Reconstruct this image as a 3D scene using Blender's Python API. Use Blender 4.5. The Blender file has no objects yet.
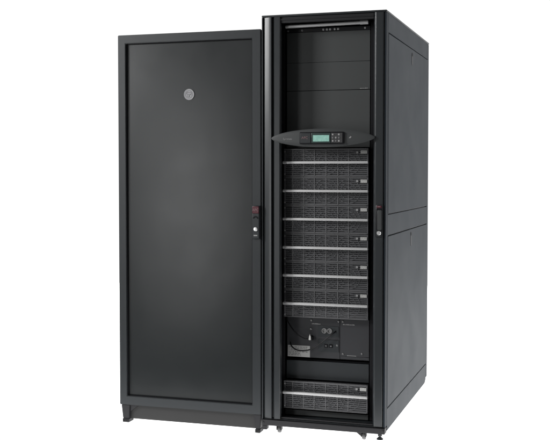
import bpy, bmesh, math, random
from mathutils import Vector, Matrix

random.seed(7)
scene = bpy.context.scene
COL = scene.collection

# ------------------------------------------------------------------ materials
def mat(name, color, rough=.5, spec=.5, metal=0.0, grain=0.0, gscale=900., vary=.0, wave=.0):
    m = bpy.data.materials.new(name)
    m.use_nodes = True
    nt = m.node_tree
    b = nt.nodes['Principled BSDF']
    b.inputs['Base Color'].default_value = (*color, 1)
    b.inputs['Roughness'].default_value = rough
    b.inputs['Metallic'].default_value = metal
    b.inputs['Specular IOR Level'].default_value = spec
    tc = nt.nodes.new('ShaderNodeTexCoord')
    if grain > 0:                                   # powder coat: fine orange-peel
        n = nt.nodes.new('ShaderNodeTexNoise')
        n.inputs['Scale'].default_value = gscale
        n.inputs['Detail'].default_value = 2
        nt.links.new(tc.outputs['Object'], n.inputs['Vector'])
        bp = nt.nodes.new('ShaderNodeBump')
        bp.inputs['Strength'].default_value = grain
        bp.inputs['Distance'].default_value = .0006
        nt.links.new(n.outputs['Fac'], bp.inputs['Height'])
        nt.links.new(bp.outputs['Normal'], b.inputs['Normal'])
        if wave > 0:                                # rolled sheet is never quite flat
            nw = nt.nodes.new('ShaderNodeTexNoise')
            nw.inputs['Scale'].default_value = 3.2
            nw.inputs['Detail'].default_value = 1.5
            nt.links.new(tc.outputs['Object'], nw.inputs['Vector'])
            bw = nt.nodes.new('ShaderNodeBump')
            bw.inputs['Strength'].default_value = wave
            bw.inputs['Distance'].default_value = .006
            nt.links.new(nw.outputs['Fac'], bw.inputs['Height'])
            nt.links.new(bw.outputs['Normal'], bp.inputs['Normal'])
    if vary > 0:                                    # slow uneven sheen
        n2 = nt.nodes.new('ShaderNodeTexNoise')
        n2.inputs['Scale'].default_value = 5
        n2.inputs['Detail'].default_value = 4
        nt.links.new(tc.outputs['Object'], n2.inputs['Vector'])
        mr = nt.nodes.new('ShaderNodeMapRange')
        mr.inputs['To Min'].default_value = rough - vary
        mr.inputs['To Max'].default_value = rough + vary
        nt.links.new(n2.outputs['Fac'], mr.inputs['Value'])
        nt.links.new(mr.outputs['Result'], b.inputs['Roughness'])
    return m

M = {}
M['coat'] = mat('charcoal_powder_coat', (.020, .024, .027), .46, .45, grain=.3, vary=.06, wave=.15)
M['panelcoat'] = mat('satin_door_panel', (.0085, .0112, .0122), .33, .5, grain=.15, vary=.06, wave=.25)
M['stile'] = mat('door_stile_coat', (.030, .034, .037), .32, .5, grain=.2, vary=.05)
M['side'] = mat('side_panel_coat', (.022, .028, .035), .55, .10, grain=.35, vary=.06, wave=.2)
M['black'] = mat('black_coat', (.014, .014, .016), .55, .35, grain=.2)
M['inner'] = mat('interior_black', (.008, .008, .010), .7, .2)
M['blank'] = mat('blanking_panel_coat', (.058, .062, .062), .5, .4, grain=.2, vary=.05)
M['grille'] = mat('grille_steel', (.105, .106, .112), .5, .4, grain=.1)
M['rib'] = mat('grille_rib_steel', (.17, .17, .175), .45, .4)
M['works'] = mat('dull_works', (.20, .20, .205), .6, .3)
M['bar'] = mat('silver_handle_bar', (.60, .60, .60), .38, .5, grain=.1)
M['steel'] = mat('bright_steel', (.27, .27, .27), .35, .5, metal=.6)
M['chrome'] = mat('lock_chrome', (.85, .85, .85), .2, .6, metal=.5)
M['white'] = mat('white_sticker', (.62, .62, .60), .6, .3)
M['paper'] = mat('printed_label_paper', (.46, .46, .45), .6, .3)
M['ink'] = mat('dark_print', (.20, .20, .20), .7, .2)
M['palePrint'] = mat('pale_print', (.36, .36, .36), .6, .2)
M['red'] = mat('red_badge', (.085, .012, .022), .4, .4)
M['redprint'] = mat('rosy_print', (.27, .17, .18), .5, .3)
M['lens'] = mat('display_housing', (.062, .066, .067), .5, .35, grain=.12, vary=.03)
M['key'] = mat('key_rubber', (.05, .05, .052), .5, .4)
M['cable'] = mat('cable_rubber', (.006, .006, .007), .5, .4)
M['emblem'] = mat('brushed_emblem', (.30, .30, .31), .35, .5, metal=.35)
M['kick'] = mat('kick_plate_coat', (.034, .034, .034), .6, .25, grain=.3)
M['socketgrey'] = mat('socket_grey', (.22, .22, .22), .5, .4)
M['dust'] = mat('caster_rubber', (.13, .13, .13), .5, .4)

lcd = bpy.data.materials.new('backlit_display')
lcd.use_nodes = True
b = lcd.node_tree.nodes['Principled BSDF']
b.inputs['Base Color'].default_value = (.10, .22, .18, 1)
b.inputs['Roughness'].default_value = .3
tc = lcd.node_tree.nodes.new('ShaderNodeTexCoord')
nz = lcd.node_tree.nodes.new('ShaderNodeTexNoise')
nz.inputs['Scale'].default_value = 90
rp = lcd.node_tree.nodes.new('ShaderNodeValToRGB')
rp.color_ramp.elements[0].position = .35
rp.color_ramp.elements[0].color = (.21, .41, .35, 1)
rp.color_ramp.elements[1].position = .65
rp.color_ramp.elements[1].color = (.33, .56, .49, 1)
lcd.node_tree.links.new(tc.outputs['Object'], nz.inputs['Vector'])
lcd.node_tree.links.new(nz.outputs['Fac'], rp.inputs['Fac'])
lcd.node_tree.links.new(rp.outputs['Color'], b.inputs['Emission Color'])
b.inputs['Emission Strength'].default_value = .60
M['lcd'] = lcd

# ------------------------------------------------------------------ mesh helpers
ORG = {}                                             # world origin of every object

def world_org(o):
    return ORG[o.name] if o else Vector((0, 0, 0))

class Shape:
    """Collects boxes, prisms and turned forms, given in metres in the world; build() makes ONE object."""
    def __init__(self):
        self.bm = bmesh.new()
    def box(self, x0, x1, y0, y1, z0, z1, bev=0.0, seg=2):
        t = bmesh.new()
        bmesh.ops.create_cube(t, size=1)
        for v in t.verts:
            v.co = Vector(((x0+x1)/2 + v.co.x*(x1-x0), (y0+y1)/2 + v.co.y*(y1-y0), (z0+z1)/2 + v.co.z*(z1-z0)))
        if bev > 0:
            bmesh.ops.bevel(t, geom=list(t.edges), offset=bev, segments=seg, affect='EDGES', profile=.5)
        self._add(t)
        return self
    def _add(self, t):
        me = bpy.data.meshes.new('tmp')
        t.to_mesh(me); t.free()
        self.bm.from_mesh(me)
        bpy.data.meshes.remove(me)
    def prism_z(self, pts, z0, z1, bev=0.0):         # plan outline (x, y) raised from z0 to z1
        t = bmesh.new()
        lo = [t.verts.new((x, y, z0)) for x, y in pts]
        hi = [t.verts.new((x, y, z1)) for x, y in pts]
        n = len(pts)
        t.faces.new(lo); t.faces.new(hi)
        for i in range(n):
            t.faces.new((lo[i], lo[(i+1) % n], hi[(i+1) % n], hi[i]))
        bmesh.ops.recalc_face_normals(t, faces=t.faces)
        if bev:
            bmesh.ops.bevel(t, geom=list(t.edges), offset=bev, segments=2, affect='EDGES')
        self._add(t)
        return self
    def prism_y(self, pts, y0, y1, bev=0.0):         # front outline (x, z) from y0 to y1
        t = bmesh.new()
        lo = [t.verts.new((x, y0, z)) for x, z in pts]
        hi = [t.verts.new((x, y1, z)) for x, z in pts]
        n = len(pts)
        t.faces.new(lo); t.faces.new(hi)
        for i in range(n):
            t.faces.new((lo[i], lo[(i+1) % n], hi[(i+1) % n], hi[i]))
        bmesh.ops.recalc_face_normals(t, faces=t.faces)
        if bev:
            bmesh.ops.bevel(t, geom=list(t.edges), offset=bev, segments=2, affect='EDGES')
        self._add(t)
        return self
    def prism_x(self, pts, x0, x1, bev=0.0):         # side outline (y, z) from x0 to x1
        t = bmesh.new()
        lo = [t.verts.new((x0, y, z)) for y, z in pts]
        hi = [t.verts.new((x1, y, z)) for y, z in pts]
        n = len(pts)
        t.faces.new(lo); t.faces.new(hi)
        for i in range(n):
            t.faces.new((lo[i], lo[(i+1) % n], hi[(i+1) % n], hi[i]))
        bmesh.ops.recalc_face_normals(t, faces=t.faces)
        if bev:
            bmesh.ops.bevel(t, geom=list(t.edges), offset=bev, segments=2, affect='EDGES')
        self._add(t)
        return self
    def ring_y(self, o, i, y0, y1, bev=0.0):         # rectangular frame in one piece; o and i = (x0, x1, z0, z1)
        t = bmesh.new()
        def four(r, y): return [t.verts.new(p) for p in ((r[0], y, r[2]), (r[1], y, r[2]), (r[1], y, r[3]), (r[0], y, r[3]))]
        of, inf, ob, ib = four(o, y0), four(i, y0), four(o, y1), four(i, y1)
        for k in range(4):
            n = (k+1) % 4
            t.faces.new((of[k], of[n], inf[n], inf[k])); t.faces.new((ob[k], ib[k], ib[n], ob[n]))
            t.faces.new((of[k], ob[k], ob[n], of[n])); t.faces.new((inf[k], inf[n], ib[n], ib[k]))
        bmesh.ops.recalc_face_normals(t, faces=t.faces)
        if bev:
            sharp = [e for e in t.edges if len(e.link_faces) == 2 and e.calc_face_angle(0) > .5]
            bmesh.ops.bevel(t, geom=sharp, offset=bev, segments=2, affect='EDGES')
        self._add(t)
        return self
    def turned(self, center, axis, prof, seg=32):    # prof: (radius, distance along axis)
        a = Vector(axis).normalized()
        u = a.orthogonal().normalized(); w = a.cross(u)
        c = Vector(center)
        t = bmesh.new()
        rings = []
        for r, d in prof:
            if r < 1e-6:
                rings.append([t.verts.new(c + a*d)])
            else:
                rings.append([t.verts.new(c + a*d + (u*math.cos(2*math.pi*k/seg) + w*math.sin(2*math.pi*k/seg))*r) for k in range(seg)])
        for p, q in zip(rings, rings[1:]):
            for k in range(seg):
                k2 = (k+1) % seg
                if len(p) == 1 and len(q) == 1: break
                if len(p) == 1: t.faces.new((p[0], q[k2], q[k]))
                elif len(q) == 1: t.faces.new((p[k], p[k2], q[0]))
                else: t.faces.new((p[k], p[k2], q[k2], q[k]))
        for ends in (rings[0], rings[-1]):
            if len(ends) > 2: t.faces.new(ends)
        bmesh.ops.recalc_face_normals(t, faces=t.faces)
        self._add(t)
        return self
    def tube(self, pts, r, seg=18, sub=8):           # smooth tube through points
        P = [Vector(p) for p in pts]
        P = [P[0]*2 - P[1]] + P + [P[-1]*2 - P[-2]]
        path = []
        for i in range(1, len(P)-2):
            for k in range(sub):
                s = k/sub
                a, b_, c, d = P[i-1], P[i], P[i+1], P[i+2]
                path.append(.5*((2*b_) + (c-a)*s + (2*a-5*b_+4*c-d)*s*s + (3*b_-a-3*c+d)*s**3))
        path.append(P[-2])
        t = bmesh.new(); rings = []
        for i, p in enumerate(path):
            d = (path[min(i+1, len(path)-1)] - path[max(i-1, 0)]).normalized()
            u = d.cross(Vector((0, 1, 0)))
            u = u.normalized() if u.length > 1e-4 else d.orthogonal().normalized()
            w = d.cross(u)
            rings.append([t.verts.new(p + (u*math.cos(2*math.pi*k/seg) + w*math.sin(2*math.pi*k/seg))*r) for k in range(seg)])
        for p, q in zip(rings, rings[1:]):
            for k in range(seg):
                t.faces.new((p[k], p[(k+1) % seg], q[(k+1) % seg], q[k]))
        t.faces.new(rings[0]); t.faces.new(rings[-1])
        bmesh.ops.recalc_face_normals(t, faces=t.faces)
        self._add(t)
        return self
    def build(self, name, m, parent=None, smooth=20):
        bm = self.bm
        lo = Vector([min(v.co[i] for v in bm.verts) for i in range(3)])
        hi = Vector([max(v.co[i] for v in bm.verts) for i in range(3)])
        c = (lo + hi)/2
        for v in bm.verts: v.co -= c
        me = bpy.data.meshes.new(name)
        bm.to_mesh(me); bm.free()
        me.materials.append(M[m] if isinstance(m, str) else m)
        o = bpy.data.objects.new(name, me)
        COL.objects.link(o)
        finish_smooth(me, smooth)
        o.location = c - world_org(parent)
        o.parent = parent
        ORG[o.name] = c
        return o

def finish_smooth(me, angle):
    """smooth faces, with edges sharper than the angle kept hard"""
    if not angle: return
    bm = bmesh.new(); bm.from_mesh(me)
    lim = math.radians(angle)
    for f in bm.faces: f.smooth = True
    for e in bm.edges:
        e.smooth = len(e.link_faces) == 2 and e.calc_face_angle(0) < lim
    bm.to_mesh(me); bm.free()

def text(body, size, loc, m, parent, name='lettering', sx=1.0, depth=.0004):
    """raised lettering reading from the front (towards -y); loc is the middle of the word"""
    cu = bpy.data.curves.new(name, 'FONT')
    cu.body = body; cu.size = size; cu.extrude = depth
    cu.align_x = 'CENTER'; cu.align_y = 'CENTER'
    tmp = bpy.data.objects.new('tmp_text', cu)
    COL.objects.link(tmp)
    bpy.context.view_layer.update()
    dg = bpy.context.evaluated_depsgraph_get()
    me = bpy.data.meshes.new_from_object(tmp.evaluated_get(dg))
    bpy.data.objects.remove(tmp); bpy.data.curves.remove(cu)
    me.name = name
    for v in me.vertices:
        x, y, z = v.co
        v.co = (x*sx, -z, y)
    me.materials.clear(); me.materials.append(M[m])
    o = bpy.data.objects.new(name, me)
    COL.objects.link(o)
    c = Vector(loc)
    o.location = c - world_org(parent); o.parent = parent
    ORG[o.name] = c
    return o

def thing(name, label, cat, loc, group=None):
    o = bpy.data.objects.new(name, None)
    COL.objects.link(o)
    o.location = loc; o.empty_display_size = .2
    o['label'] = label; o['category'] = cat
    if group: o['group'] = group
    ORG[o.name] = Vector(loc)
    return o

# ------------------------------------------------------------------ setting
def build_floor():
    t = bmesh.new()
    vs = [t.verts.new(p) for p in ((-4.2, -.45, 0), (3.4, -.45, 0), (3.4, 6.5, 0), (-4.2, 6.5, 0))]
    t.faces.new(vs)
    me = bpy.data.meshes.new('floor'); t.to_mesh(me); t.free()
    m = bpy.data.materials.new('translucent_white_floor'); m.use_nodes = True  # made translucent so the added light below keeps the floor shadowless
    nt = m.node_tree; nt.nodes.clear()
    out = nt.nodes.new('ShaderNodeOutputMaterial')
    tr = nt.nodes.new('ShaderNodeBsdfTranslucent'); tr.inputs['Color'].default_value = (.92, .92, .92, 1)
    df = nt.nodes.new('ShaderNodeBsdfDiffuse'); df.inputs['Color'].default_value = (.88, .88, .88, 1)
    mx = nt.nodes.new('ShaderNodeMixShader'); mx.inputs[0].default_value = .2
    nt.links.new(tr.outputs[0], mx.inputs[1]); nt.links.new(df.outputs[0], mx.inputs[2])
    nt.links.new(mx.outputs[0], out.inputs['Surface'])
    me.materials.append(m)
    o = bpy.data.objects.new('floor', me); COL.objects.link(o)
    o['kind'] = 'structure'
build_floor()

# ================================================================== LEFT CABINET
LX0, LX1 = -1.3495, -.6035          # outer sides
LZ0, LZ1 = .089, 1.9295
cab = thing('battery_cabinet', 'plain charcoal cabinet with one solid door, round silver emblem and short feet, no modules showing',
            'cabinet', (-.977, .5, 0))
# carcass behind the door
s = Shape()
s.box(LX0+.001, LX1-.001, .021, 1.05, LZ0+.001, LZ1-.001, .004)
s.build('cabinet_body', 'coat', cab)
# door frame: four flat members butted at the corners
PX0, PX1, PZ0, PZ1 = -1.3085, -.6468, .1345, 1.8876
s = Shape()
s.ring_y((LX0, LX1, LZ0, LZ1), (PX0, PX1, PZ0, PZ1), 0, .020, .0025)
s.build('door_frame', 'coat', cab)
s = Shape()                          # black gasket between frame and panel
g = .004
s.box(PX0, PX0+g, .010, .0205, PZ0, PZ1); s.box(PX1-g, PX1, .010, .0205, PZ0, PZ1)
s.box(PX0+g, PX1-g, .010, .0205, PZ1-g, PZ1); s.box(PX0+g, PX1-g, .010, .0205, PZ0, PZ0+g)
s.build('gasket', 'inner', cab)
# the door panel bulges very slightly, as pressed sheet does
def bowed_panel():
    t = bmesh.new(); nx, nz = 24, 48
    x0, x1, z0, z1 = PX0+g, PX1-g, PZ0+g, PZ1-g
    grid = []
    for j in range(nz+1):
        row = []
        for i in range(nx+1):
            u, v = i/nx, j/nz
            bow = .0065*(1-(2*u-1)**2)*(1-(2*v-1)**6)
            row.append(t.verts.new((x0+(x1-x0)*u, .0165-bow, z0+(z1-z0)*v)))
        grid.append(row)
    for j in range(nz):
        for i in range(nx):
            t.faces.new((grid[j][i], grid[j][i+1], grid[j+1][i+1], grid[j+1][i]))
    r = bmesh.ops.extrude_face_region(t, geom=list(t.faces))
    for v in [e for e in r['geom'] if isinstance(e, bmesh.types.BMVert)]:
        v.co.y = .0195
    bmesh.ops.recalc_face_normals(t, faces=t.faces)
    s = Shape(); s._add(t)
    return s.build('door_panel', 'panelcoat', cab)
bowed_panel()
# emblem
ex, ez = -.9727, 1.6307
s = Shape(); s.turned((ex, .0112, ez), (0, -1, 0), [(.0275, 0), (.0275, .003), (.0262, .0045), (.0238, .0045), (.0228, .0036), (0, .0036)], 48)
em = s.build('emblem', 'emblem', cab)
s = Shape()                          # the dark monogram strokes inside the ring
def arc(s, cx, cz, r, a0, a1, w, y0=.0068, y1=.0080):
    n = 14
    o = [(cx+(r+w/2)*math.cos(math.radians(a0+(a1-a0)*k/n)), cz+(r+w/2)*math.sin(math.radians(a0+(a1-a0)*k/n))) for k in range(n+1)]
    i = [(cx+(r-w/2)*math.cos(math.radians(a0+(a1-a0)*k/n)), cz+(r-w/2)*math.sin(math.radians(a0+(a1-a0)*k/n))) for k in range(n+1)]
    s.prism_y(o + i[::-1], y0, y1)
arc(s, ex, ez, .0182, 0, 359, .0016)
arc(s, ex-.0055, ez+.0045, .0062, 40, 330, .0022)
arc(s, ex+.0065, ez+.0052, .0052, -120, 150, .0022)
arc(s, ex-.0030, ez-.0075, .0050, 150, 420, .0020)
arc(s, ex+.0070, ez-.0065, .0056, 20, 250, .0020)
s.build('monogram', mat('emblem_recess', (.11, .11, .115), .5, .4), em)
# handle on the right frame member
hx0, hx1 = -.6445, -.6075
s = Shape(); s.box(hx0, hx1, -.010, .0, .935, 1.094, .004)
h = s.build('door_handle', 'coat', cab)
s = Shape(); s.box(hx0+.002, hx1-.002, -.013, -.0095, 1.057, 1.091, .002)
bdg = s.build('badge', 'red', h)
text('APC', .0175, (-.626, -.0133, 1.0735), 'redprint', h)
s = Shape()                          # thumb notch: a dark arched recess lip below the badge
arc(s, -.626, 1.030, .0115, 15, 165, .006, -.0115, -.0095)
s.build('thumb_notch', 'inner', h)
s = Shape(); s.turned((-.626, -.0095, .9824), (0, -1, 0), [(.0098, 0), (.0098, .004), (.008, .006), (0, .0065)], 28)
s.build('lock', 'chrome', h)
s = Shape(); s.box(-.636, -.617, -.0115, -.0095, .949, .955, .001)
s.build('catch_slot', 'palePrint', h)
s = Shape(); s.box(hx1-.001, hx1+.0035, -.006, .0, .935, 1.094, .001)
s.build('painted_shadow_gap', 'inner', h)  # solid black strip standing in for the shaded gap at the handle edge
# feet: tapered pressed steel legs with rough levelling pads
def foot(x0, x1, y0):
    s = Shape()
    xm = (x0+x1)/2
    s.prism_y([(x0, .0885), (x1, .0885), (x1-.004, .026), (x1-.006, .02), (x0+.008, .02)], y0, y0+.05, .002)
    f = s.build('foot', 'black', cab)
    s = Shape()
    s.box(x0+.007, x1-.004, y0-.003, y0+.053, .0, .0195, .003)
    for k in range(4):
        s.box(x0+.009+k*.0075, x0+.0135+k*.0075, y0-.006, y0-.0025, .004, .016, .001)
    s.build('levelling_pad', 'black', f)
foot(-1.343, -1.296, .004); foot(-.6415, -.6045, .004)
foot(-1.343, -1.296, .98); foot(-.6415, -.6045, .98)
s = Shape(); s.prism_y([(-1.296, .0885), (-1.252, .0885), (-1.296, .055)], .010, .016)
s.build('corner_gusset', 'black', cab)
s = Shape(); s.box(-1.318, -.6200, .020, .024, .017, .0885, .001)
s.build('kick_plate', 'kick', cab)

# ================================================================== RIGHT RACK
W0, W1, D, H = -.600, 0.0, 1.2457, 1.9925
rack = thing('power_supply_rack', 'tall charcoal rack with silver-barred grille modules and an oval display panel across its open front',
             'equipment rack', (-.3, .62, 0))
# shell: left wall, back, roof, floor pan, right inner wall and frame bands on the right side
s = Shape()
s.box(W0, W0+.006, .004, D-.004, .07, H-.010, .002)
s.box(W0, W1, .002, D, H-.0095, H, .003)
s.box(W0+.0065, W1-.0135, D-.012, D-.004, .0705, H-.010)
s.box(-.0130, -.0125+.0005, .034, D-.002, .0705, H-.010)            # skin behind the side panels
s.box(W0+.0065, W1-.0135, .012, D-.0125, .0705, .0745)
s.build('rack_shell', 'coat', rack)
s = Shape()                          # right side frame: front post, rear post, top band, mid band, foot band
s.box(-.0098, -.0015, .004, .0330, .0715, H-.010, .003)
s.box(-.0118, -.0008, .0345, .0510, .0715, H-.010, .002)
s.box(-.0118, -.0010, 1.1965, D-.001, .0715, H-.010, .004)
s.box(-.0118, -.0012, .0515, 1.1960, 1.8955, H-.010, .002)
s.box(-.0118, -.0012, .0515, 1.1960, .9605, 1.0565, .002)
s.prism_x([(.0515, .0455), (1.165, .0455), (1.196, .062), (1.196, .1505), (.0515, .1505)], -.0118, -.0012, .002)
s.build('side_frame', 'side', rack)
def side_panel(z0, z1, lz0, lz1, ly):
    s = Shape(); s.box(-.0110, 0.0, .0550, 1.1925, z0, z1, .0025)
    p = s.build('side_panel', 'side', rack)
    n = 10; r = .017; zc0, zc1 = lz0+.015, lz1-.015
    pts = [(ly+r*math.cos(math.pi*k/n), zc1+r*.9*math.sin(math.pi*k/n)) for k in range(n+1)] + \
          [(ly-r*math.cos(math.pi*k/n), zc0-r*.9*math.sin(math.pi*k/n)) for k in range(n+1)]
    s = Shape(); s.prism_x(pts, -.0005, .0012, .0004)
    l = s.build('latch', 'black', p)
    s = Shape(); s.prism_x([(ly-.011, zc1-.004), (ly+.011, zc1-.004), (ly+.012, zc1+.009), (ly, zc1+.013), (ly-.012, zc1+.009)], .0008, .0018)
    s.build('latch_recess', 'inner', p)
side_panel(1.0610, 1.8910, 1.808, 1.874, .684)
side_panel(.1550, .9560, .868, .942, .675)

# interior lining
s = Shape()
s.box(-.5935, -.592, .035, 1.20, .076, 1.975)
s.box(-.0150, -.0136, .035, 1.20, .076, 1.975)
s.box(-.5915, -.0155, 1.195, 1.20, .076, 1.975)
s.box(-.5915, -.0155, .033, 1.194, 1.976, 1.9795)
s.build('interior_lining', 'inner', rack)
for x0, x1 in ((-.560, -.5145), (-.0945, -.046)):
    s = Shape(); s.box(x0, x1, .100, .112, .078, 1.955, .001)
    s.box(x0 if x0 < -.3 else x1-.003, x0+.003 if x0 < -.3 else x1, .1125, .16, .078, 1.955)
    for k in range(60):
        z = .10 + k*.031
        s.box((x0+x1)/2-.005, (x0+x1)/2+.005, .0985, .0998, z, z+.009)
    s.build('mounting_rail', 'inner', rack)

# door: two shaped stiles and a header
s = Shape()
left = [(-.592, .030), (-.592, .0145), (-.5895, .0115), (-.580, .0080), (-.566, .0042), (-.554, .0015), (-.5515, .0018), (-.5500, .004),
        (-.5500, .021), (-.5385, .021), (-.5385, .003), (-.5355, .0), (-.512, .0002), (-.5082, .004), (-.5082, .030)]
right = [(-.0605, .030), (-.0605, .013), (-.0590, .0095), (-.0520, .0012), (-.0490, -.0003), (-.018, .0003), (-.0140, .003), (-.0125, .008), (-.0125, .030)]
s.prism_z(left, .0765, H-.0105)
s.prism_z(right, .0765, H-.0105)
s.build('door_frame', 'stile', rack)
s = Shape()
s.box(-.5080, -.0608, .010, .028, 1.954, H-.0105, .002)
s.box(-.5080, -.0608, .006, .0098, 1.966, 1.972, .001)
s.build('door_header', 'black', rack)
s = Shape()
s.box(-.5080, -.0608, .012, .028, .0765, .084, .002)
s.build('door_bottom_rail', 'black', rack)

# base
s = Shape()
s.box(W0+.002, -.001, -.004, .040, .042, .0700, .003)
s.box(W0+.002, -.0125, .0405, D-.01, .046, .0700)
for x in (-.592, -.010):
    s.turned((x+.0, -.004, .057), (0, -1, 0), [(.006, 0), (.006, .002), (.004, .003), (0, .003)], 12)
s.build('base_frame', 'black', rack)
def caster(x, y, silver):
    s = Shape()
    s.turned((x, y, .0455), (0, 0, -1), [(.018, 0), (.018, .006), (.014, .009)], 20)
    s.box(x-.013, x-.0085, y-.016, y+.012, .014, .037, .002); s.box(x+.0085, x+.012, y-.016, y+.012, .014, .037, .002)
    c = s.build('caster', 'black', rack)
    s = Shape(); s.turned((x-.0080, y, .0165), (1, 0, 0), [(.004, 0), (.014, 0), (.0165, .003), (.0165, .013), (.014, .016), (.004, .016)], 28)
    s.build('wheel', 'dust', c)
    return c
caster(-.523, .045, True); caster(-.108, .045, True); caster(-.523, 1.12, False); caster(-.190, 1.12, False)
s = Shape(); s.prism_y([(-.165, .0418), (-.124, .0418), (-.110, .010), (-.124, .010)], .052, .070, .002)
s.build('caster_brake', 'black', rack)
def lev(x, y, m='coat'):
    s = Shape(); s.turned((x, y, .010), (0, 0, 1), [(.0155, 0), (.0155, .004), (.009, .010), (.006, .012), (.006, .0355)], 20)
    s.turned((x, y, .026), (0, 0, 1), [(.011, 0), (.011, .008)], 6)
    s.build('levelling_foot', m, rack)
lev(-.030, .03); lev(-.584, 1.19, 'black'); lev(-.150, 1.15, 'black')

s = Shape(); s.box(-.5985, -.574, .0, .034, .020, .0418, .003)
s.build('joining_bracket', 'black', rack)
# blanking panels, top to bottom
def blank(z0, z1, y=.120, x0=-.5105, x1=-.1018, m='blank'):
    s = Shape(); s.box(x0, x1, y, y+.012, z0, z1, .0012)
    return s.build('blanking_panel', m, rack)
blank(1.7770, 1.9215)
p = blank(1.6438, 1.7765, y=.1205)
s = Shape()
for k in range(9):
    w = random.choice((.0024, .0032, .0018))
    s.box(-.150+k*.0043, -.150+k*.0043+w, .1192, .1204, 1.6462, 1.6498 + random.choice((0, .0012)))
s.build('marking', 'palePrint', p)
blank(1.3705, 1.6420)
blank(.2535, .3425, y=.110, x0=-.5085, x1=-.1005, m='coat')
blank(.0790, .1035, y=.095, x0=-.5105, x1=-.1000, m='blank')

# tie bar and connector strip under the header
s = Shape(); s.turned((-.4990, .060, 1.9425), (.402, 0, .0050), [(.0060, 0), (.0078, .002), (.0078, .362), (.0098, .363), (.0098, .401), (.0078, .4025)], 24)
s.build('tie_bar', mat('dull_steel', (.62, .62, .62), .42, .5, metal=.3), rack)
s = Shape(); s.box(-.5105, -.1018, .1222, .134, 1.9230, 1.9400, .001)
cs = s.build('connector_strip', 'black', rack)
for x in (-.5046, -.4345, -.3300, -.3120, -.2963, -.2740, -.2572, -.1268):
    s = Shape(); s.turned((x, .1222, 1.9315), (0, -1, 0), [(.0052, 0), (.0052, .002), (.0034, .0032), (0, .0032)], 14)
    s.build('screw', 'chrome' if x > -.34 else 'works', cs)

# oval display housing
LCX, LCZ, LA, LB = -.2995, 1.4122, .2480, .0425
def lens_edge(u):                    # half height at u in -1..1, pointed ovals at both tips
    return LB*max(0.0, 1-u*u)**.62
def lens_y(dx, dz):
    u = dx/LA
    e = max(lens_edge(max(-1, min(1, u))), 1e-5)
    q = min(1.0, abs(dz)/e)
    return -.010 - .016*(1-u*u)**.6*(1-.42*q**4)
t = bmesh.new()
nu, nv = 72, 14
grid = []
for i in range(nu+1):
    u = -math.cos(math.pi*i/nu)
    e = max(lens_edge(u), .0018)
    grid.append([t.verts.new((LCX+LA*u, lens_y(LA*u, e*(-1+2*j/nv)), LCZ+e*(-1+2*j/nv))) for j in range(nv+1)])
for i in range(nu):
    for j in range(nv):
        t.faces.new((grid[i][j], grid[i+1][j], grid[i+1][j+1], grid[i][j+1]))
r = bmesh.ops.extrude_face_region(t, geom=list(t.faces))
for v in [e for e in r['geom'] if isinstance(e, bmesh.types.BMVert)]:
    v.co.y = -.0008
    v.co.x = LCX + (v.co.x-LCX)*.985; v.co.z = LCZ + (v.co.z-LCZ)*.93
bmesh.ops.recalc_face_normals(t, faces=t.faces)
s = Shape(); s._add(t)
disp = s.build('display_panel', 'lens', rack, smooth=40)
bx0, bx1, bz0, bz1 = -.4030, -.1920, 1.3835, 1.4395
s = Shape(); s.box(bx0, bx1, -.0345, -.010, bz0, bz1, .004)
s.build('bezel', 'inner', disp)
s = Shape(); s.box(bx0+.004, -.3485, -.0362, -.034, bz0+.005, bz1-.005, .001)
s.build('badge_plate', 'coat', disp)
text('APC', .0165, (-.3765, -.0368, 1.4125), 'redprint', disp)
s = Shape(); s.box(-.3455, -.2535, -.0356, -.034, bz0+.005, bz1-.005, .001)
s.build('screen_surround', mat('screen_surround', (.030, .055, .050), .3, .5), disp)
s = Shape(); s.box(-.3370, -.2600, -.0366, -.0354, 1.3950, 1.4243, .0005)
s.build('screen', 'lcd', disp)
s = Shape(); s.box(-.2500, bx1-.005, -.0356, -.034, bz0+.005, bz1-.005, .001)
s.build('keypad', 'key', disp)
for ix in range(3):
    for iz in range(3):
        if ix == 1 and iz == 2: continue
        x = -.2420 + ix*.0145; z = 1.3975 + iz*.0145
        s = Shape(); s.turned((x, -.0354, z), (0, -1, 0), [(.0045, 0), (.0045, .0016), (.003, .0026), (0, .0028)], 14)
        s.build('button', 'palePrint' if (ix+iz) % 2 == 0 else 'rib', disp)
tx = -.4605
text('Symmetra', .0125, (tx, lens_y(tx-LCX, -.004)-.0006, 1.4085), 'palePrint', disp)
tx = -.1640
s = Shape(); s.prism_y([(tx-.006, 1.4095), (tx+.002, 1.4185), (tx+.009, 1.4150), (tx+.003, 1.4125), (tx+.005, 1.4100)], lens_y(tx-LCX, 0)-.0012, lens_y(tx-LCX, 0)+.002)
s.build('mark', 'palePrint', disp)

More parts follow.
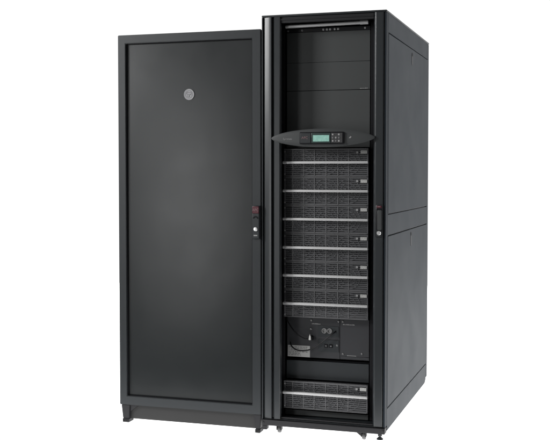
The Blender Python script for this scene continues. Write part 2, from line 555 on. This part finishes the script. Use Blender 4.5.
# power modules
def power_module(zc, bar_z):
    y = .075 + random.uniform(-.0012, .0012)                        # no two are seated exactly alike
    x0, x1 = -.5110, -.0985
    bar_z += random.uniform(-.0006, .0006)
    z0, z1 = zc-.0668, zc+.0668
    s = Shape(); s.box(x0+.002, x1-.002, y+.028, y+.52, z0+.001, z1-.001)
    mod = s.build('power_module', 'inner', rack)
    s = Shape()                                                    # dull fans, heat sinks and boards seen through the grille
    for k in range(16):
        w = random.uniform(.015, .06); hh = random.uniform(.010, .036)
        px = random.uniform(x0+.02, x1-.02-w); pz = random.uniform(z0+.008, z1-.008-hh)
        yy = y+.010+k*.0009
        s.box(px, px+w, yy, y+.0272, pz, pz+hh)
    s.box(x0+.004, x1-.004, y+.0270, y+.0278, z0+.003, z1-.003)
    s.build('inner_works', 'works', mod)
    s = Shape()                                                    # pierced grille: slats, face frame
    fx = [-.4657, -.411, -.3592, -.3020, -.2443, -.1925]
    rows = 13
    for k in range(rows+1):
        z = z0+.0060 + (z1-z0-.0120)*k/rows
        s.box(x0+.010, x1-.006, y+.0005, y+.004, z-.0022, z+.0022)
    nb = 56
    for k in range(nb):
        x = x0+.012 + (x1-x0-.020)*(k+.5)/nb
        s.box(x-.0012, x+.0012, y+.0042, y+.0062, z0+.005, z1-.005)
    for cx in (-.411, -.302, -.1925):                              # wire guards of the three fans
        for rr in (.019, .038, .057):
            n = 40
            for half in (0, 1):
                a0, a1 = (0, math.pi) if half == 0 else (math.pi, 2*math.pi)
                ang = [a0+(a1-a0)*q/(n//2) for q in range(n//2+1)]
                pts = [(cx+(rr+.0012)*math.cos(a), zc+(rr+.0012)*math.sin(a)) for a in ang] + \
                      [(cx+(rr-.0012)*math.cos(a), zc+(rr-.0012)*math.sin(a)) for a in ang[::-1]]
                s.prism_y(pts, y-.0014, y+.0003)
    s.box(x0, x0+.0095, y-.001, y+.012, z0, z1, .001)
    s.box(x1-.0055, x1, y-.001, y+.012, z0, z1, .001)
    s.build('grille', 'grille', mod)
    s = Shape()
    for x in fx:
        s.box(x-.0016, x+.0016, y-.0022, y+.0003, z0+.0045, z1-.0045, .0004)
    s.box(x0+.010, x1-.006, y-.0025, y+.010, z1-.0038, z1-.0006, .0006)
    s.box(x0+.010, x1-.006, y-.0025, y+.010, z0+.0006, z0+.0036, .0006)
    s.build('grille_frame', 'rib', mod)
    s = Shape(); s.box(x0+.002, x1+.0055, y-.0320, y-.0100, bar_z-.0062, bar_z+.0062, .0035, 3)
    for xx in (x0+.03, x1-.03):
        s.box(xx-.006, xx+.006, y-.0098, y-.0026, bar_z-.004, bar_z+.004)
    s.build('handle_bar', 'bar', mod)
    jz = random.uniform(-.001, .001)
    s = Shape(); s.box(-.1345, -.1035, y-.0045, y-.0028, z1-.0270+jz, z1-.0115+jz, .0008)
    lb = s.build('rating_label', 'white', mod)
    s = Shape()
    for q in range(3):
        s.box(-.1315+q*.009, -.1255+q*.009, y-.0052, y-.0044, z1-.0245, z1-.0232)
    for q in range(2):
        s.box(-.1315+q*.014, -.1205+q*.014, y-.0052, y-.0044, z1-.0170, z1-.0155)
    s.build('small_print', 'works', lb)
    s = Shape(); s.box(-.1560, -.1455, y-.0045, y-.0028, z1-.0245, z1-.0140, .001)
    s.build('indicator', 'palePrint', mod)
    for zz in (z0+.012, z1-.014):
        s = Shape(); s.turned((x0+.0048, y-.0012, zz), (0, -1, 0), [(.0034, 0), (.0034, .001), (.002, .0018), (0, .0018)], 12)
        s.build('screw', 'palePrint', mod)
for k in range(6):
    power_module(1.2985 - k*.1348, 1.2990 - k*.1346)
power_module(.1815, .1960)

# switch panel with sockets, label and cables
sx0, sx1, sz0, sz1, sy = -.5085, -.1018, .3575, .5535, .120
s = Shape(); s.box(sx0, -.2450, sy, sy+.012, sz0, sz1, .001)
s.box(-.2432, sx1, sy-.0012, sy+.012, sz0+.016, sz1, .001)
s.box(-.2432, sx1, sy+.001, sy+.012, sz0, sz0+.0145, .001)
sp = s.build('switch_panel', mat('switch_panel_coat', (.036, .037, .041), .5, .4, grain=.2, vary=.05), rack)
s = Shape()
s.box(-.352, -.249, sy-.0030, sy-.0003, .462, .514, .001)
s.box(-.352, -.249, sy-.0030, sy-.0003, .390, .448, .001)
pl = s.build('socket_plate', 'coat', sp)
for x in (-.3281, -.3020):
    s = Shape(); s.turned((x+.008, sy-.0030, .4920), (0, -1, 0), [(.0125, 0), (.0125, .006), (.0088, .006), (.0088, .0015), (0, .0015)], 28)
    s.build('socket', 'socketgrey', sp)
for x in (-.312, -.288):
    s = Shape(); s.box(x-.009, x+.009, sy-.0055, sy-.0028, .411, .427, .0015)
    s.build('switch', 'inner', sp)
    s = Shape(); s.box(x-.004, x+.005, sy-.0075, sy-.0055, .416, .422, .001)
    s.build('rocker', 'rib', sp)
for x, z in ((-.388, .497), (-.3861, .5393), (-.2580, .4233), (-.229, .3842), (-.1361, .3892), (-.2515, .5386), (-.2304, .5395)):
    s = Shape(); s.turned((x, sy-.0012, z), (0, -1, 0), [(.0050, 0), (.0050, .002), (.0034, .0034), (0, .0036)], 16)
    s.build('screw', 'steel', sp)
s = Shape(); s.box(-.3950, -.3750, sy-.030, sy-.0002, .4440, .4660, .004)
plug = s.build('plug', 'black', sp)
s = Shape(); s.prism_y([(-.3905, .4485), (-.3790, .4485), (-.3800, .4640), (-.3840, .4780), (-.3885, .4640)], -.036+sy, -.0302+sy, .001)
s.build('plug_tab', 'white', sp)
for x0, z, n in ((-.2293, .5235, 11), (-.383, .5205, 8)):
    s = Shape()
    for k in range(n):
        s.box(x0+k*.0054, x0+k*.0054+random.choice((.003, .004)), sy-.0022, sy-.0011, z, z+random.choice((.0035, .0048)))
    s.build('marking', 'palePrint', sp)
s = Shape()
for k in range(8):
    s.box(-.2080+k*.0056, -.2080+k*.0056+.0036, sy-.0022, sy-.0011, .3755, .3785)
s.build('marking', 'palePrint', sp)
s = Shape(); s.box(-.5040, -.3929, sy-.0016, sy-.0003, .3585, .4135)
pap = s.build('printed_label', 'paper', sp)
s = Shape()
for r_ in range(6):
    z = .4065 - r_*.0078
    x = -.500
    while x < -.402:
        w = random.uniform(.004, .014)
        if x + w > -.396: break
        if not (r_ > 3 and x > -.44):
            s.box(x, x+w, sy-.0024, sy-.0015, z-.0022, z+.0012)
        x += w + random.uniform(.002, .006)
s.build('small_print', 'ink', pap)
s = Shape(); s.tube([(-.505, .112, .556), (-.5005, .105, .5299), (-.4559, .092, .4782), (-.4131, .090, .4535), (-.394, .094, .4520)], .0031)
s.build('power_cable', 'cable', rack)
s = Shape(); s.tube([(-.4900, .112, .430), (-.4787, .098, .4116), (-.4483, .092, .3956), (-.4029, .092, .3961), (-.3599, .092, .4134), (-.3181, .094, .4461), (-.2780, .100, .4790), (-.2640, .115, .4920)], .0033)
s.build('power_cable', 'cable', rack)
# shelf lip in the dark gap under the switch panel
s = Shape(); s.box(-.5105, -.1005, .118, .40, .3450, .3470)
s.build('shelf', 'inner', rack)

# handle on the right stile
s = Shape()
s.box(-.0475, -.0160, -.0030, -.0004, .9550, 1.1050, .003)
hr = s.build('door_handle', 'stile', rack)
s = Shape(); s.box(-.0435, -.0170, -.0040, -.0029, .9860, 1.0870, .0)
s.build('grip_recess', 'inner', hr)
s = Shape(); s.box(-.0385, -.0185, -.0110, -.0042, .9880, 1.0800, .003)
s.build('lever', 'lens', hr)
s = Shape(); s.box(-.0420, -.0190, -.0062, -.0030, 1.0890, 1.1000, .0015)
s.build('badge', 'red', hr)
s = Shape(); s.box(-.0385, -.0250, -.0068, -.0060, 1.0935, 1.0970)
s.build('badge_print', 'redprint', hr)
s = Shape(); s.turned((-.0310, -.0032, .9740), (0, -1, 0), [(.0098, 0), (.0098, .004), (.008, .006), (0, .0065)], 28)
s.build('lock', 'chrome', hr)

# ================================================================== light
w = bpy.data.worlds.new('World'); scene.world = w; w.use_nodes = True
nt = w.node_tree
bg = nt.nodes['Background']
tc = nt.nodes.new('ShaderNodeTexCoord'); sep = nt.nodes.new('ShaderNodeSeparateXYZ')
mr = nt.nodes.new('ShaderNodeMapRange'); mr.interpolation_type = 'SMOOTHSTEP'
mr.inputs['From Min'].default_value = .05; mr.inputs['From Max'].default_value = .65
mr.inputs['To Min'].default_value = .12; mr.inputs['To Max'].default_value = 1.06
nt.links.new(tc.outputs['Generated'], sep.inputs[0])
nt.links.new(sep.outputs['Y'], mr.inputs['Value'])
nt.links.new(mr.outputs['Result'], bg.inputs['Strength'])
bg.inputs['Color'].default_value = (1, 1, 1, 1)

def area(name, loc, aim, size, power, sy=None, color=(1, 1, 1), spread=180):
    l = bpy.data.lights.new(name, 'AREA')
    l.shape = 'RECTANGLE'; l.size = size; l.size_y = sy or size
    l.energy = power; l.color = color; l.spread = math.radians(spread)
    o = bpy.data.objects.new(name, l); COL.objects.link(o)
    o.location = loc
    o.rotation_euler = (Vector(aim)-Vector(loc)).to_track_quat('-Z', 'Y').to_euler()
    return o
area('softbox_left', (-4.3, -2.7, 2.9), (-.6, 0, 1.7), 1.3, 170, 1.3)
area('softbox_front', (-2.6, -3.9, .98), (-.9, 0, 1.0), .8, 28, 1.8)
area('softbox_side', (3.2, .2, 2.3), (0, .6, 1.1), 1.5, 30)
area('underfloor_fill', (-.4, 3.05, -.5), (-.4, 3.05, 0), 8.4, 560, 7.2)  # added fill hidden under the floor, whitens it and removes contact shadows

# ================================================================== camera
cd = bpy.data.cameras.new('camera'); cam = bpy.data.objects.new('camera', cd); COL.objects.link(cam)
yaw, pitch, roll = -.3058, -.0387, -.0002
fwd = Vector((math.sin(yaw)*math.cos(pitch), math.cos(yaw)*math.cos(pitch), math.sin(pitch)))
rgt = Vector((math.cos(yaw), -math.sin(yaw), 0)); up = rgt.cross(fwd)
m3 = Matrix((rgt, up, -fwd)).transposed()
cam.matrix_world = Matrix.Translation((.8935, -4.5155, 1.252)) @ m3.to_4x4()
cd.sensor_width = 36; cd.sensor_fit = 'HORIZONTAL'
cd.lens = 1000.02/550*36
cd.shift_x = -(275.11-275)/550
cd.shift_y = -(220-211.18)/550
cd.clip_end = 200; cd.clip_start = .05
scene.camera = cam
scene.view_settings.view_transform = 'Standard'
scene.view_settings.look = 'None'
scene.view_settings.gamma = 1
scene.view_settings.exposure = 0
